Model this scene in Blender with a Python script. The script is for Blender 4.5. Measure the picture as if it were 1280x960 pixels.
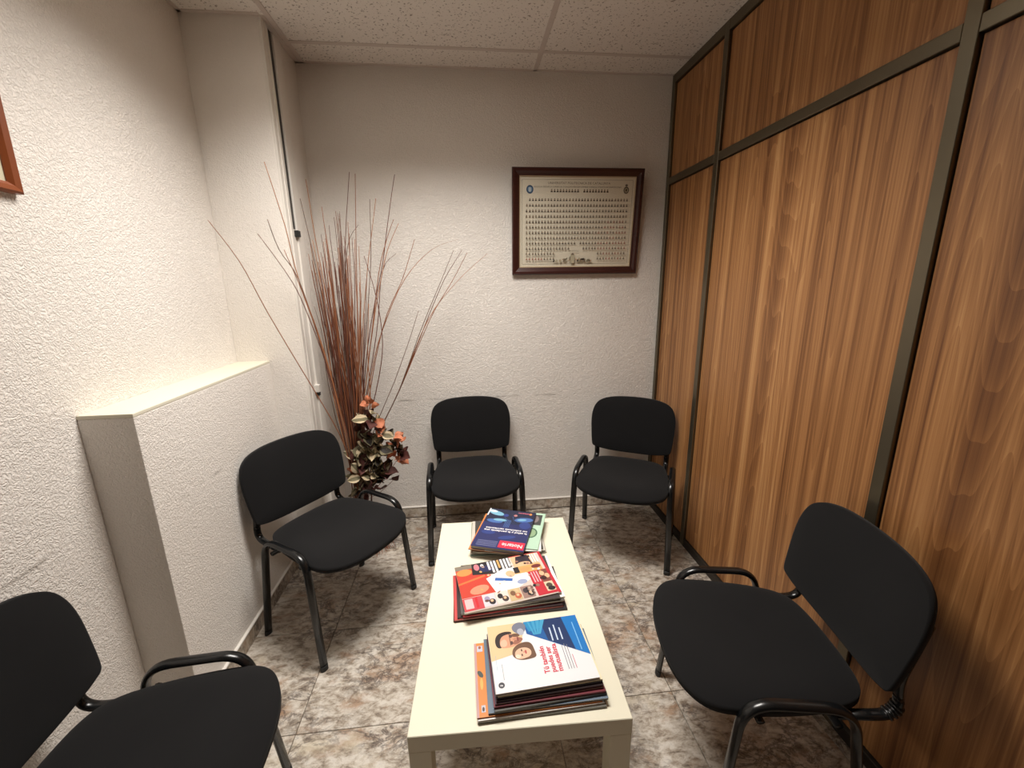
import bpy, bmesh, math, random
from mathutils import Vector, Matrix, noise
for o in list(bpy.data.objects): bpy.data.objects.remove(o)
S = bpy.context.scene
COL = S.collection
R_ = math.radians

# ---------------------------------------------------------------- camera
YAW, PITCH, ROLL, FPX, CAMH = 0.1014, 0.2359, -0.0151, 522.7824, 1.4966
fw = Vector((math.sin(YAW)*math.cos(PITCH), math.cos(YAW)*math.cos(PITCH), -math.sin(PITCH)))
rt = Vector((math.cos(YAW), -math.sin(YAW), 0)); up = rt.cross(fw)
r2 = rt*math.cos(ROLL)+up*math.sin(ROLL); u2 = -rt*math.sin(ROLL)+up*math.cos(ROLL)
cam = bpy.data.cameras.new('camera'); co = bpy.data.objects.new('camera', cam); COL.objects.link(co)
M = Matrix((( r2.x, u2.x, -fw.x, 0), (r2.y, u2.y, -fw.y, 0), (r2.z, u2.z, -fw.z, CAMH), (0, 0, 0, 1)))
co.matrix_world = M
cam.sensor_width = 36; cam.lens = FPX/1280*36; cam.clip_start = .02
S.camera = co
# ---------------------------------------------------------------- light and exposure
W = bpy.data.worlds.new('world'); S.world = W; W.use_nodes = True
W.node_tree.nodes['Background'].inputs[0].default_value = (.9, .8, .7, 1)
W.node_tree.nodes['Background'].inputs[1].default_value = .05
S.view_settings.view_transform = 'Standard'; S.view_settings.look = 'None'
S.view_settings.gamma = 1; S.view_settings.exposure = 0.49
def area(name, loc, sx, sy, power, col, spread):
    l = bpy.data.lights.new(name, 'AREA'); l.shape = 'RECTANGLE'; l.size = sx; l.size_y = sy
    l.energy = power; l.color = col; l.spread = R_(spread)
    o = bpy.data.objects.new(name, l); o.location = loc; COL.objects.link(o); return o
LX, LY = -.11, 1.49
area('ceiling_lamp_light', (LX, LY, 2.592), 0.96, .50, 25.5, (1, .955, .90), 130)

# ---------------------------------------------------------------- materials
def mat(name, col=(.8, .8, .8), rough=.5, metal=0, **kw):
    m = bpy.data.materials.new(name); m.use_nodes = True
    b = m.node_tree.nodes['Principled BSDF']
    b.inputs['Base Color'].default_value = (*col, 1); b.inputs['Roughness'].default_value = rough
    b.inputs['Metallic'].default_value = metal
    for k, v in kw.items(): b.inputs[k.replace('_', ' ')].default_value = v
    return m
def N(m, t, **kw):
    n = m.node_tree.nodes.new(t)
    for k, v in kw.items():
        if k.startswith('i_'):
            n.inputs[k[2:].replace('_', ' ')].default_value = v
        else: setattr(n, k, v)
    return n
def L(m, a, b): m.node_tree.links.new(a, b)
def BS(m): return m.node_tree.nodes['Principled BSDF']
def ramp(m, fac, stops, interp='LINEAR'):
    r = N(m, 'ShaderNodeValToRGB'); r.color_ramp.interpolation = interp
    e = r.color_ramp.elements
    while len(e) < len(stops): e.new(.5)
    for x, (p, c) in zip(e, stops): x.position = p; x.color = (*c, 1) if len(c) == 3 else c
    L(m, fac, r.inputs[0]); return r.outputs[0]
def objco(m, scale=(1, 1, 1), loc=(0, 0, 0)):
    tc = N(m, 'ShaderNodeTexCoord'); mp = N(m, 'ShaderNodeMapping')
    mp.inputs['Scale'].default_value = scale; mp.inputs['Location'].default_value = loc
    L(m, tc.outputs['Object'], mp.inputs[0]); return mp.outputs[0]
def mixc(m, fac, a, b, mode='MIX'):
    x = N(m, 'ShaderNodeMix', data_type='RGBA', blend_type=mode)
    for s, v in ((x.inputs[0], fac), (x.inputs[6], a), (x.inputs[7], b)):
        if hasattr(v, 'links'): L(m, v, s)
        else: s.default_value = v if not isinstance(v, tuple) else ((*v, 1) if len(v) == 3 else v)
    return x.outputs[2]
def mth(m, op, a, b=0, c=0):
    x = N(m, 'ShaderNodeMath', operation=op)
    for i, v in enumerate((a, b, c)):
        if hasattr(v, 'links'): L(m, v, x.inputs[i])
        else: x.inputs[i].default_value = v
    return x.outputs[0]

def plaster(name, scale, strength, dirt=None):
    m = mat(name, (.80, .74, .66), .85)
    c = objco(m)
    n1 = N(m, 'ShaderNodeTexNoise', i_Scale=scale, i_Detail=2.5, i_Roughness=.5, i_Distortion=1.6); L(m, c, n1.inputs[0])
    n2 = N(m, 'ShaderNodeTexNoise', i_Scale=scale*.45, i_Detail=1.5, i_Distortion=.8); L(m, c, n2.inputs[0])
    h = mth(m, 'ADD', ramp(m, n1.outputs[0], [(.38, (0, 0, 0)), (.60, (1, 1, 1))]), mth(m, 'MULTIPLY', n2.outputs[0], 1.2))
    bp = N(m, 'ShaderNodeBump', i_Strength=strength, i_Distance=.0035); L(m, h, bp.inputs['Height']); L(m, bp.outputs[0], BS(m).inputs['Normal'])
    big = N(m, 'ShaderNodeTexNoise', i_Scale=1.8, i_Detail=3); L(m, c, big.inputs[0])
    col = mixc(m, ramp(m, big.outputs[0], [(.35, (0, 0, 0)), (.7, (1, 1, 1))]), (.88, .835, .78), (.84, .79, .73))
    if dirt:   # the scuff line the chair backs and a former rail left at 0.8 m
        sp = N(m, 'ShaderNodeSeparateXYZ'); g = N(m, 'ShaderNodeNewGeometry'); L(m, g.outputs['Position'], sp.inputs[0])
        wob = N(m, 'ShaderNodeTexNoise', i_Scale=3, i_Detail=4); L(m, g.outputs['Position'], wob.inputs[0])
        z = mth(m, 'ADD', sp.outputs[2], mth(m, 'MULTIPLY', mth(m, 'SUBTRACT', wob.outputs[0], .5), .02))
        d = mth(m, 'ABSOLUTE', mth(m, 'SUBTRACT', z, .80))
        line = mth(m, 'SUBTRACT', 1, mth(m, 'MULTIPLY', d, 130)); line = mth(m, 'MAXIMUM', line, 0)
        br = N(m, 'ShaderNodeTexNoise', i_Scale=7, i_Detail=5); L(m, g.outputs['Position'], br.inputs[0])
        k = mth(m, 'MULTIPLY', line, ramp(m, br.outputs[0], [(.40, (0, 0, 0)), (.58, (.7, .7, .7))]))
        ax, lo, hi = dirt; q = sp.outputs[ax]
        k = mth(m, 'MULTIPLY', k, mth(m, 'MULTIPLY', mth(m, 'GREATER_THAN', q, lo), mth(m, 'LESS_THAN', q, hi)))
        col = mixc(m, k, col, (.33, .29, .25))
    L(m, col, BS(m).inputs['Base Color']); return m
M_plaster = plaster('stucco_left', 95, .60, (1, .80, 1.10))
M_ledge = plaster('stucco_ledge', 105, .55, (1, 1.40, 1.74))
M_back = plaster('stucco_back', 105, .75, (0, -.45, .54))
M_pillar = plaster('stucco_pillar', 115, .40)
M_smooth = mat('cream_paint', (.74, .70, .57), .6)
M_trim = mat('white_trim', (.80, .76, .70), .45)
M_far = mat('far_wall', (.13, .11, .09), .8)
M_slot = mat('slot_shade', (.07, .065, .06), .9)  # shade of the open gap put into the colour
M_grime = mat('floor_grout', (.26, .20, .15), .95)

def granite():
    m = mat('marbled_tile', rough=.38); oi = N(m, 'ShaderNodeObjectInfo')
    g = N(m, 'ShaderNodeNewGeometry')
    off = N(m, 'ShaderNodeVectorMath', operation='SCALE'); cb = N(m, 'ShaderNodeCombineXYZ')
    L(m, oi.outputs['Random'], cb.inputs[0]); L(m, mth(m, 'FRACT', mth(m, 'MULTIPLY', oi.outputs['Random'], 17.3)), cb.inputs[1])
    L(m, cb.outputs[0], off.inputs[0]); off.inputs['Scale'].default_value = 40
    ad = N(m, 'ShaderNodeVectorMath'); L(m, g.outputs['Position'], ad.inputs[0]); L(m, off.outputs[0], ad.inputs[1])
    mp = N(m, 'ShaderNodeMapping'); mp.inputs['Rotation'].default_value = (0, 0, .7); mp.inputs['Scale'].default_value = (1, 1.7, 1)
    L(m, ad.outputs[0], mp.inputs[0]); c = mp.outputs[0]
    n1 = N(m, 'ShaderNodeTexNoise', i_Scale=19, i_Detail=10, i_Roughness=.74, i_Distortion=.3); L(m, c, n1.inputs[0])
    base = ramp(m, n1.outputs[0], [(.34, (.12, .09, .07)), (.43, (.34, .28, .22)), (.50, (.52, .46, .385)), (.59, (.68, .63, .56)), (.72, (.50, .46, .42))])
    n2 = N(m, 'ShaderNodeTexNoise', i_Scale=5.5, i_Detail=7, i_Roughness=.68, i_Distortion=.5, noise_dimensions='4D', i_W=3.1); L(m, c, n2.inputs[0])
    base = mixc(m, ramp(m, n2.outputs[0], [(.53, (0, 0, 0)), (.66, (.75, .75, .75))]), base, (.38, .22, .125))
    n5 = N(m, 'ShaderNodeTexNoise', i_Scale=6, i_Detail=5, i_Roughness=.6, noise_dimensions='4D', i_W=9.1); L(m, c, n5.inputs[0])
    base = mixc(m, ramp(m, n5.outputs[0], [(.57, (0, 0, 0)), (.70, (.7, .7, .7))]), base, (.64, .56, .42))
    n3 = N(m, 'ShaderNodeTexNoise', i_Scale=9, i_Detail=9, i_Roughness=.72, i_Distortion=.6, noise_dimensions='4D', i_W=6.4); L(m, c, n3.inputs[0])
    v = mth(m, 'ABSOLUTE', mth(m, 'SUBTRACT', n3.outputs[0], .5))
    n4 = N(m, 'ShaderNodeTexNoise', i_Scale=3.5, i_Detail=3, noise_dimensions='4D', i_W=1.4); L(m, c, n4.inputs[0])
    vein = mth(m, 'MULTIPLY', ramp(m, v, [(0, (1, 1, 1)), (.045, (0, 0, 0))]), ramp(m, n4.outputs[0], [(.42, (0, 0, 0)), (.58, (.9, .9, .9))]))
    base = mixc(m, vein, base, (.075, .055, .05))
    L(m, base, BS(m).inputs['Base Color']); return m
M_granite = granite()

def wood():
    m = mat('figured_wood', rough=.42); oi = N(m, 'ShaderNodeObjectInfo')
    tc = N(m, 'ShaderNodeTexCoord'); sp = N(m, 'ShaderNodeSeparateXYZ'); L(m, tc.outputs['Object'], sp.inputs[0])
    rnd = mth(m, 'MULTIPLY', oi.outputs['Random'], 9)
    def co(sy, sz, k):
        cb = N(m, 'ShaderNodeCombineXYZ'); L(m, mth(m, 'ADD', mth(m, 'MULTIPLY', rnd, k), 1.0), cb.inputs[0])
        L(m, mth(m, 'MULTIPLY', sp.outputs[1], sy), cb.inputs[1]); L(m, mth(m, 'MULTIPLY', sp.outputs[2], sz), cb.inputs[2]); return cb.outputs[0]
    # contour bands of a vertically stretched noise give straight grain with nested cathedral arches
    f = N(m, 'ShaderNodeTexNoise', i_Scale=1, i_Detail=1.0, i_Roughness=.25); L(m, co(6.5, .42, 1.0), f.inputs[0])
    band = mth(m, 'FRACT', mth(m, 'MULTIPLY', f.outputs[0], 30.0))
    tri = mth(m, 'POWER', band, 2.5)
    fine = N(m, 'ShaderNodeTexNoise', i_Scale=1, i_Detail=6, i_Roughness=.65); L(m, co(150, 1.4, 1.7), fine.inputs[0])
    mid = N(m, 'ShaderNodeTexNoise', i_Scale=1, i_Detail=4, i_Roughness=.6); L(m, co(42, .16, 2.3), mid.inputs[0])
    broad = N(m, 'ShaderNodeTexNoise', i_Scale=1, i_Detail=2); L(m, co(11, .08, 3.1), broad.inputs[0])
    t = mth(m, 'ADD', mth(m, 'MULTIPLY', tri, .075), mth(m, 'MULTIPLY', fine.outputs[0], .34))
    t = mth(m, 'ADD', t, mth(m, 'MULTIPLY', mid.outputs[0], .60)); t = mth(m, 'ADD', t, mth(m, 'MULTIPLY', broad.outputs[0], .36))
    c = ramp(m, t, [(.48, (.125, .045, .014)), (.60, (.235, .098, .032)), (.71, (.37, .170, .060)), (.86, (.54, .29, .115))])
    L(m, c, BS(m).inputs['Base Color'])
    bp = N(m, 'ShaderNodeBump', i_Strength=.08, i_Distance=.001); L(m, fine.outputs[0], bp.inputs['Height']); L(m, bp.outputs[0], BS(m).inputs['Normal'])
    return m
M_wood = wood()
M_bronze = mat('bronze_aluminium', (.17, .145, .10), .33, .85)
M_base = mat('base_rail', (.03, .024, .018), .5, .3)
M_bronze_dark = mat('dark_backing', (.02, .014, .01), .7)  # dark backing that shows in the gaps round the panels

def ceil_mat():
    m = mat('mineral_tile', (.62, .57, .52), .95); c = objco(m)
    v = N(m, 'ShaderNodeTexNoise', i_Scale=95, i_Detail=2, i_Roughness=.6); L(m, c, v.inputs[0])
    k = ramp(m, v.outputs[0], [(.33, (1, 1, 1)), (.40, (0, 0, 0))])
    L(m, mixc(m, k, (.80, .745, .69), (.34, .29, .25)), BS(m).inputs['Base Color'])
    bp = N(m, 'ShaderNodeBump', i_Strength=.4, i_Distance=.003, invert=True); L(m, k, bp.inputs['Height']); L(m, bp.outputs[0], BS(m).inputs['Normal'])
    return m
M_ceil = ceil_mat()
M_tbar = mat('ceiling_grid', (.62, .54, .49), .5)

def fabric(name, col):
    m = mat(name, col, .95); c = objco(m)
    n = N(m, 'ShaderNodeTexNoise', i_Scale=900, i_Detail=1); L(m, c, n.inputs[0])
    n2 = N(m, 'ShaderNodeTexNoise', i_Scale=9, i_Detail=3); L(m, c, n2.inputs[0])
    L(m, mixc(m, n2.outputs[0], tuple(x*.8 for x in col), tuple(x*1.25 for x in col)), BS(m).inputs['Base Color'])
    bp = N(m, 'ShaderNodeBump', i_Strength=.25, i_Distance=.0006); L(m, n.outputs[0], bp.inputs['Height']); L(m, bp.outputs[0], BS(m).inputs['Normal'])
    BS(m).inputs['Sheen Weight'].default_value = .04; BS(m).inputs['Sheen Roughness'].default_value = .6
    BS(m).inputs['Specular IOR Level'].default_value = .2
    return m
M_fabric = fabric('black_fabric', (.0068, .0066, .0070))
M_shell = mat('black_shell', (.012, .012, .012), .55)
M_tube = mat('black_enamel', (.005, .0055, .006), .24)
M_cap = mat('black_rubber', (.015, .015, .015), .6)
M_chrome = mat('bolt_steel', (.6, .6, .6), .25, 1)
M_table = mat('cream_lacquer', (.76, .72, .57), .38)
def mahog():
    m = mat('mahogany', (.10, .03, .02), .3); c = objco(m, (6, 6, 60))
    n = N(m, 'ShaderNodeTexNoise', i_Scale=1, i_Detail=4); L(m, c, n.inputs[0])
    L(m, mixc(m, n.outputs[0], (.022, .006, .005), (.060, .017, .012)), BS(m).inputs['Base Color']); return m
M_mahog = mahog()
def orange():
    m = mat('orange_wood', (.45, .13, .03), .35); c = objco(m, (6, 60, 6))
    n = N(m, 'ShaderNodeTexNoise', i_Scale=1, i_Detail=4); L(m, c, n.inputs[0])
    L(m, mixc(m, n.outputs[0], (.15, .034, .010), (.28, .072, .018)), BS(m).inputs['Base Color']); return m
M_owood = orange()
def glass():
    m = bpy.data.materials.new('clear_glass'); m.use_nodes = True; nt = m.node_tree
    for n in list(nt.nodes): nt.nodes.remove(n)
    o = nt.nodes.new('ShaderNodeOutputMaterial'); t = nt.nodes.new('ShaderNodeBsdfTransparent'); g = nt.nodes.new('ShaderNodeBsdfGlossy')
    g.inputs['Roughness'].default_value = .12; f = nt.nodes.new('ShaderNodeMapRange'); lw = nt.nodes.new('ShaderNodeLayerWeight'); pw = nt.nodes.new('ShaderNodeMath'); pw.operation = 'POWER'; pw.inputs[1].default_value = 4
    lw.inputs[0].default_value = .5; nt.links.new(lw.outputs['Facing'], pw.inputs[0]); nt.links.new(pw.outputs[0], f.inputs[0]); f.inputs[3].default_value = .035; f.inputs[4].default_value = .9
    x = nt.nodes.new('ShaderNodeMixShader'); nt.links.new(f.outputs[0], x.inputs[0]); nt.links.new(t.outputs[0], x.inputs[1]); nt.links.new(g.outputs[0], x.inputs[2]); nt.links.new(x.outputs[0], o.inputs[0])
    return m
M_glass = glass()
_pm = {}
def paint(*c, rough=.45):
    """flat ink / paper colour, cached (linear rgb)"""
    k = (tuple(round(x, 3) for x in c), rough)
    if k not in _pm: _pm[k] = mat('ink', c, rough)
    return _pm[k]
def srgb(r, g, b): return tuple(((x/255)/12.92 if x/255 <= .04045 else ((x/255+.055)/1.055)**2.4) for x in (r, g, b))
def ink(r, g, b, rough=.4): return paint(*srgb(r, g, b), rough=rough)

# ---------------------------------------------------------------- object helpers
def empty(name, loc=(0, 0, 0), rz=0, label=None, cat=None, group=None, rot=None):
    o = bpy.data.objects.new(name, None); COL.objects.link(o); o.location = loc
    o.rotation_euler = rot or (0, 0, rz); o.empty_display_size = .05
    tag(o, label, cat, group); return o
def tag(o, label=None, cat=None, group=None, kind=None):
    if label: o['label'] = label
    if cat: o['category'] = cat
    if group: o['group'] = group
    if kind: o['kind'] = kind
    return o
def link(name, me, parent=None, loc=None, rot=None):
    o = bpy.data.objects.new(name, me); COL.objects.link(o)
    if parent: o.parent = parent
    if loc is not None: o.location = loc
    if rot is not None: o.rotation_euler = rot
    return o
def fin(name, bm, m, parent=None, smooth=False, loc=None, rot=None):
    me = bpy.data.meshes.new(name)
    bmesh.ops.recalc_face_normals(bm, faces=bm.faces)
    bm.to_mesh(me); bm.free()
    for x in (m if isinstance(m, (list, tuple)) else [m]): me.materials.append(x)
    if smooth:
        for p in me.polygons: p.use_smooth = True
    return link(name, me, parent, loc, rot)
def bx(bm, a, b, bev=0, mi=0, mtx=None):
    """axis-aligned box from corner a to corner b"""
    c = [(a[i]+b[i])/2 for i in range(3)]; s = [abs(b[i]-a[i]) for i in range(3)]
    r = bmesh.ops.create_cube(bm, size=1, matrix=Matrix.Translation(c) @ Matrix.Diagonal((*s, 1)))
    vs = r['verts']; fs = set(f for v in vs for f in v.link_faces)
    if bev:
        es = list(set(e for v in vs for e in v.link_edges))
        rr = bmesh.ops.bevel(bm, geom=es, offset=bev, segments=2 if bev > .002 else 1, profile=.7, affect='EDGES', clamp_overlap=True)
        fs = set(rr['faces']) | set(f for f in fs if f.is_valid)
        vs = list(set(v for f in fs for v in f.verts))
    for f in fs:
        if f.is_valid: f.material_index = mi
    if mtx: bmesh.ops.transform(bm, matrix=mtx, verts=vs)
def box(name, a, b, m, parent=None, bev=0):
    """box object whose origin is its own centre"""
    c = Vector([(a[i]+b[i])/2 for i in range(3)]); bm = bmesh.new()
    bx(bm, Vector(a)-c, Vector(b)-c, bev); return fin(name, bm, m, parent, loc=c)
def sweep(bm, pts, ra, rb, lateral, n=10, mi=0, cap=True):
    """tube of elliptical section; ra along the lateral axis, rb in the bend plane"""
    rings = []; lat = Vector(lateral).normalized()
    P = [Vector(p) for p in pts]
    for i, p in enumerate(P):
        t = (P[min(i+1, len(P)-1)]-P[max(i-1, 0)]).normalized()
        l2 = (lat-t*lat.dot(t)).normalized(); nn = t.cross(l2)
        rings.append([bm.verts.new(p+l2*ra*math.cos(2*math.pi*k/n)+nn*rb*math.sin(2*math.pi*k/n)) for k in range(n)])
    for a, b in zip(rings, rings[1:]):
        for k in range(n):
            bm.faces.new((a[k], a[(k+1) % n], b[(k+1) % n], b[k])).material_index = mi
    if cap:
        bm.faces.new(rings[0][::-1]); bm.faces.new(rings[-1])
def arc(c, r, a0, a1, n, fn):
    return [fn(c[0]+r*math.cos(a0+(a1-a0)*i/n), c[1]+r*math.sin(a0+(a1-a0)*i/n)) for i in range(n+1)]
def fillet(pts, r, n=6):
    """round the interior corners of a 3-D polyline"""
    P = [Vector(p) for p in pts]; out = [P[0]]
    rr = r if isinstance(r, (list, tuple)) else [r]*(len(P)-2)
    for i in range(1, len(P)-1):
        a, b, c = P[i-1], P[i], P[i+1]; d1 = (a-b).normalized(); d2 = (c-b).normalized()
        q1, q2 = b+d1*rr[i-1], b+d2*rr[i-1]
        for k in range(n+1):
            t = k/n; out.append(q1*(1-t)**2+b*2*t*(1-t)+q2*t*t)
    out.append(P[-1]); return out

# ================================================================ THE ROOM
XL, XR, YB, ZC = -1.1425, 1.1876, 2.556, 2.608
YF = -1.5
XP, YP = -.82, 2.166           # pillar
XM, YA, HL = -.99, 1.283, 1.141   # low ledge
def struct(o): o['kind'] = 'structure'; return o
random.seed(4)
floor = struct(box('floor', (XL-.1, YF-.1, -.10), (XR+.1, YB+.1, -.006), M_grime))
T, G = .45, .0020
bm = bmesh.new(); bx(bm, (-T/2+G/2, -T/2+G/2, -.012), (T/2-G/2, T/2-G/2, 0), .0012)
tile0 = fin('tile', bm, M_granite, floor); tme = tile0.data; first = True
def tile_at(x0, x1, y0, y1):
    global first
    cx, cy = (x0+x1)/2, (y0+y1)/2
    if abs(x1-x0-T) < 1e-3 and abs(y1-y0-T) < 1e-3:
        if first: o = tile0; first = False
        else: o = link('tile', tme, floor)
    else:
        b = bmesh.new(); bx(b, (x0-cx+G/2, y0-cy+G/2, -.012), (x1-cx-G/2, y1-cy-G/2, 0), .0012); o = fin('tile', b, M_granite, floor)
    o.location = Vector((cx, cy, 0))-floor.location
xs = [XL]+[-.645+T*i for i in range(-1, 5) if XL < -.645+T*i < XR]+[XR+.01]
ys = [YF]+[1.19+T*i for i in range(-6, 4) if YF < 1.19+T*i < YB]+[YB]
for x0, x1 in zip(xs, xs[1:]):
    for y0, y1 in zip(ys, ys[1:]):
        if x1-x0 > .02 and y1-y0 > .02: tile_at(x0, x1, y0, y1)

wall_back = struct(box('wall_back', (XL-.1, YB, -.1), (XR+.1, YB+.1, ZC+.1), M_back))
wall_left = struct(box('wall_left', (XL-.1, YF, -.1), (XL, YB, ZC+.1), M_plaster))
wall_front = struct(box('wall_front', (XL-.1, YF-.1, -.1), (XR+.1, YF, ZC+.1), M_far))
# low boxed-out ledge along the left wall, with its smooth painted top
ledge = struct(box('wall_ledge', (XL, YA, 0), (XM, YP, HL-.012), M_ledge, bev=.004))
lt = box('ledge_top', (XL, YA, HL-.012), (XM, YP, HL), M_smooth, ledge, .003); lt.location -= ledge.location
# pillar in the back left corner
pillar = struct(box('wall_pillar', (XL, YP, 0), (XP-.012, YB, ZC), M_pillar, bev=.003))
def pp(name, a, b, m, bev=.003):
    o = box(name, a, b, m, pillar, bev); o.location -= pillar.location; return o
pp('corner_trim', (XP-.013, YP+.001, 0), (XP, 2.232, ZC), M_trim)
pp('trim_bead', (XP-.002, YP+.030, 0), (XP+.004, YP+.038, ZC), M_trim, .001)
pp('gap_back', (XP-.0125, 2.232, 1.77), (XP-.0105, 2.29, ZC), M_slot, 0)  # dark strip painted as the shade inside the upper gap
pp('gap_back', (XP-.0125, 2.232, 0), (XP-.009, 2.29, 1.77), M_trim, 0)
pp('conduit_cover', (XP-.013, 2.285, 0), (XP-.001, 2.36, ZC), M_trim, .005)
pp('side_panel', (XP-.013, 2.36, 0), (XP-.006, YB, ZC), M_back, .002)
b_ = pp('hinge', (XP-.012, 2.262, 1.735), (XP+.010, 2.292, 1.765), M_cap, .002)
b_ = pp('bracket', (XP-.012, 2.262, .945), (XP+.014, 2.292, .985), M_trim, .003)
b_ = pp('bracket_screw', (XP-.004, 2.27, .925), (XP+.012, 2.287, .943), M_cap, .002)

# skirting tiles with the white caulk line above them
def skirting(name, p0, p1, nrm, marks):
    """p0,p1: wall foot ends; nrm: into the room"""
    p0, p1 = Vector((*p0, 0)), Vector((*p1, 0)); d = (p1-p0); ln = d.length; d.normalize(); n = Vector((*nrm, 0))
    t = struct(empty(name, p0))
    cuts = [0]+[k for k in marks if .01 < k < ln-.01]+[ln]
    for a, b in zip(cuts, cuts[1:]):
        bm = bmesh.new(); c = d*(a+b)/2+n*.005+Vector((0, 0, .034)); h = (b-a)/2-.0015
        ax = Vector((abs(d.x)*h+abs(n.x)*.005, abs(d.y)*h+abs(n.y)*.005, .034))
        bx(bm, -ax, ax, .001); fin('tile', bm, M_granite, t, loc=c)
    bm = bmesh.new(); c = d*ln/2+n*.0065+Vector((0, 0, .072)); ax = Vector((abs(d.x)*ln/2+abs(n.x)*.0065, abs(d.y)*ln/2+abs(n.y)*.0065, .004))
    bx(bm, -ax, ax, .0015); fin('caulk_line', bm, M_trim, t, loc=c)
skirting('baseboard_back', (XP, YB), (XR, YB), (0, -1), [.175+.45*i-.0 for i in range(5)])
skirting('baseboard_ledge', (XM, YA), (XM, YP), (1, 0), [.357, .807])
skirting('baseboard_pillar', (XM, YP), (XP, YP), (0, -1), [])
skirting('baseboard_left', (XL, YF), (XL, YA), (1, 0), [.44+.45*i for i in range(6)])
skirting('baseboard_return', (XM, YA), (XL, YA), (0, -1), [])

# ---- wooden partition on the right: aluminium grid and inset wood panels
part_ = struct(box('wall_right', (XR+.022, YF, -.1), (XR+.12, YB, ZC+.1), M_bronze_dark))
def wp(name, a, b, m, bev=.0015):
    o = box(name, a, b, m, part_, bev); o.location -= part_.location; return o
posts = [(YB-.032, YB), (2.030, 2.066), (1.001, 1.038), (-.03, .007), (-1.06, -1.023)]
ZR0, ZR1 = 2.040, 2.078
for y0, y1 in posts: wp('post', (XR, y0, 0), (XR+.022, y1, ZC), M_bronze)
rows = [(.045, ZR0), (ZR1, ZC-.045)]
bays = [(2.066, YB-.032), (1.038, 2.030), (.007, 1.001), (-1.023, -.03), (YF, -1.06)]
for y0, y1 in bays:
    wp('rail', (XR+.0005, y0, 0), (XR+.022, y1, .045), M_base)
    wp('rail', (XR+.0005, y0, ZR0), (XR+.022, y1, ZR1), M_bronze)
    wp('rail', (XR+.0005, y0, ZC-.045), (XR+.022, y1, ZC), M_bronze)
    for z0, z1 in rows:
        wp('panel', (XR+.013, y0+.0035, z0+.0035), (XR+.0235, y1-.0035, z1-.0035), M_wood, .0008)

# ---- suspended ceiling
ceiling = struct(box('ceiling', (XL-.1, YF-.1, ZC+.06), (XR+.1, YB+.1, ZC+.12), M_trim))
gx = [XL, -.79, .41, XR+.022]; gy = [YF, -1.238+.0, -.638, -.038, .562, 1.162, 1.762, 2.362, YB]
def cp(name, a, b, m, bev=.001):
    o = box(name, a, b, m, ceiling, bev); o.location -= ceiling.location; return o
for i, (x0, x1) in enumerate(zip(gx, gx[1:])):
    for y0, y1 in zip(gy, gy[1:]):
        if i == 1 and abs(y0-1.162) < .01: continue
        cp('ceiling_tile', (x0+.004, y0+.004, ZC), (x1-.004, y1-.004, ZC+.014), M_ceil)
for y in gy[1:-1]: cp('grid_bar', (XL, y-.012, ZC-.0025), (XR, y+.012, ZC+.001), M_tbar)
for x in gx[1:-1]: cp('grid_bar', (x-.012, YF, ZC-.003), (x+.012, YB, ZC+.001), M_tbar)
cp('edge_angle', (XP-.01, YB-.018, ZC-.003), (XR, YB, ZC+.001), M_tbar)
cp('edge_angle', (XP-.01, YP, ZC-.003), (XP+.016, YB, ZC+.001), M_tbar)
cp('edge_angle', (XL, YP-.018, ZC-.003), (XP, YP, ZC+.001), M_tbar)
cp('edge_angle', (XL, YF, ZC-.003), (XL+.018, YP, ZC+.001), M_tbar)
# recessed louvred luminaire just above the picture's upper edge
lum = empty('ceiling_light', (-.19, 1.462, ZC), 0, 'recessed louvred fluorescent ceiling light above the coffee table', 'ceiling light')
M_tubeglow = mat('lit_tube', (.9, .9, .9), .5); BS(M_tubeglow).inputs['Emission Color'].default_value = (1, .9, .78, 1); BS(M_tubeglow).inputs['Emission Strength'].default_value = 4
bm = bmesh.new(); bx(bm, (-.596, -.296, .052), (.596, .296, .058)); bx(bm, (-.596, -.296, -.002), (-.58, .296, .055)); bx(bm, (.58, -.296, -.002), (.596, .296, .055)); bx(bm, (-.58, -.296, -.002), (.58, -.28, .055)); bx(bm, (-.58, .28, -.002), (.58, .296, .055))
fin('housing', bm, M_trim, lum)
for y in (-.17, 0, .17):
    bm = bmesh.new(); sweep(bm, [(-.56, y, .035), (.56, y, .035)], .010, .010, (0, 1, 0), 10); fin('lamp_tube', bm, M_tubeglow, lum, True)
for k in range(13):
    x = -.552+.092*k; bm = bmesh.new(); bx(bm, (x-.001, -.28, -.001), (x+.001, .28, .02)); fin('louvre_blade', bm, M_trim, lum)

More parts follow.
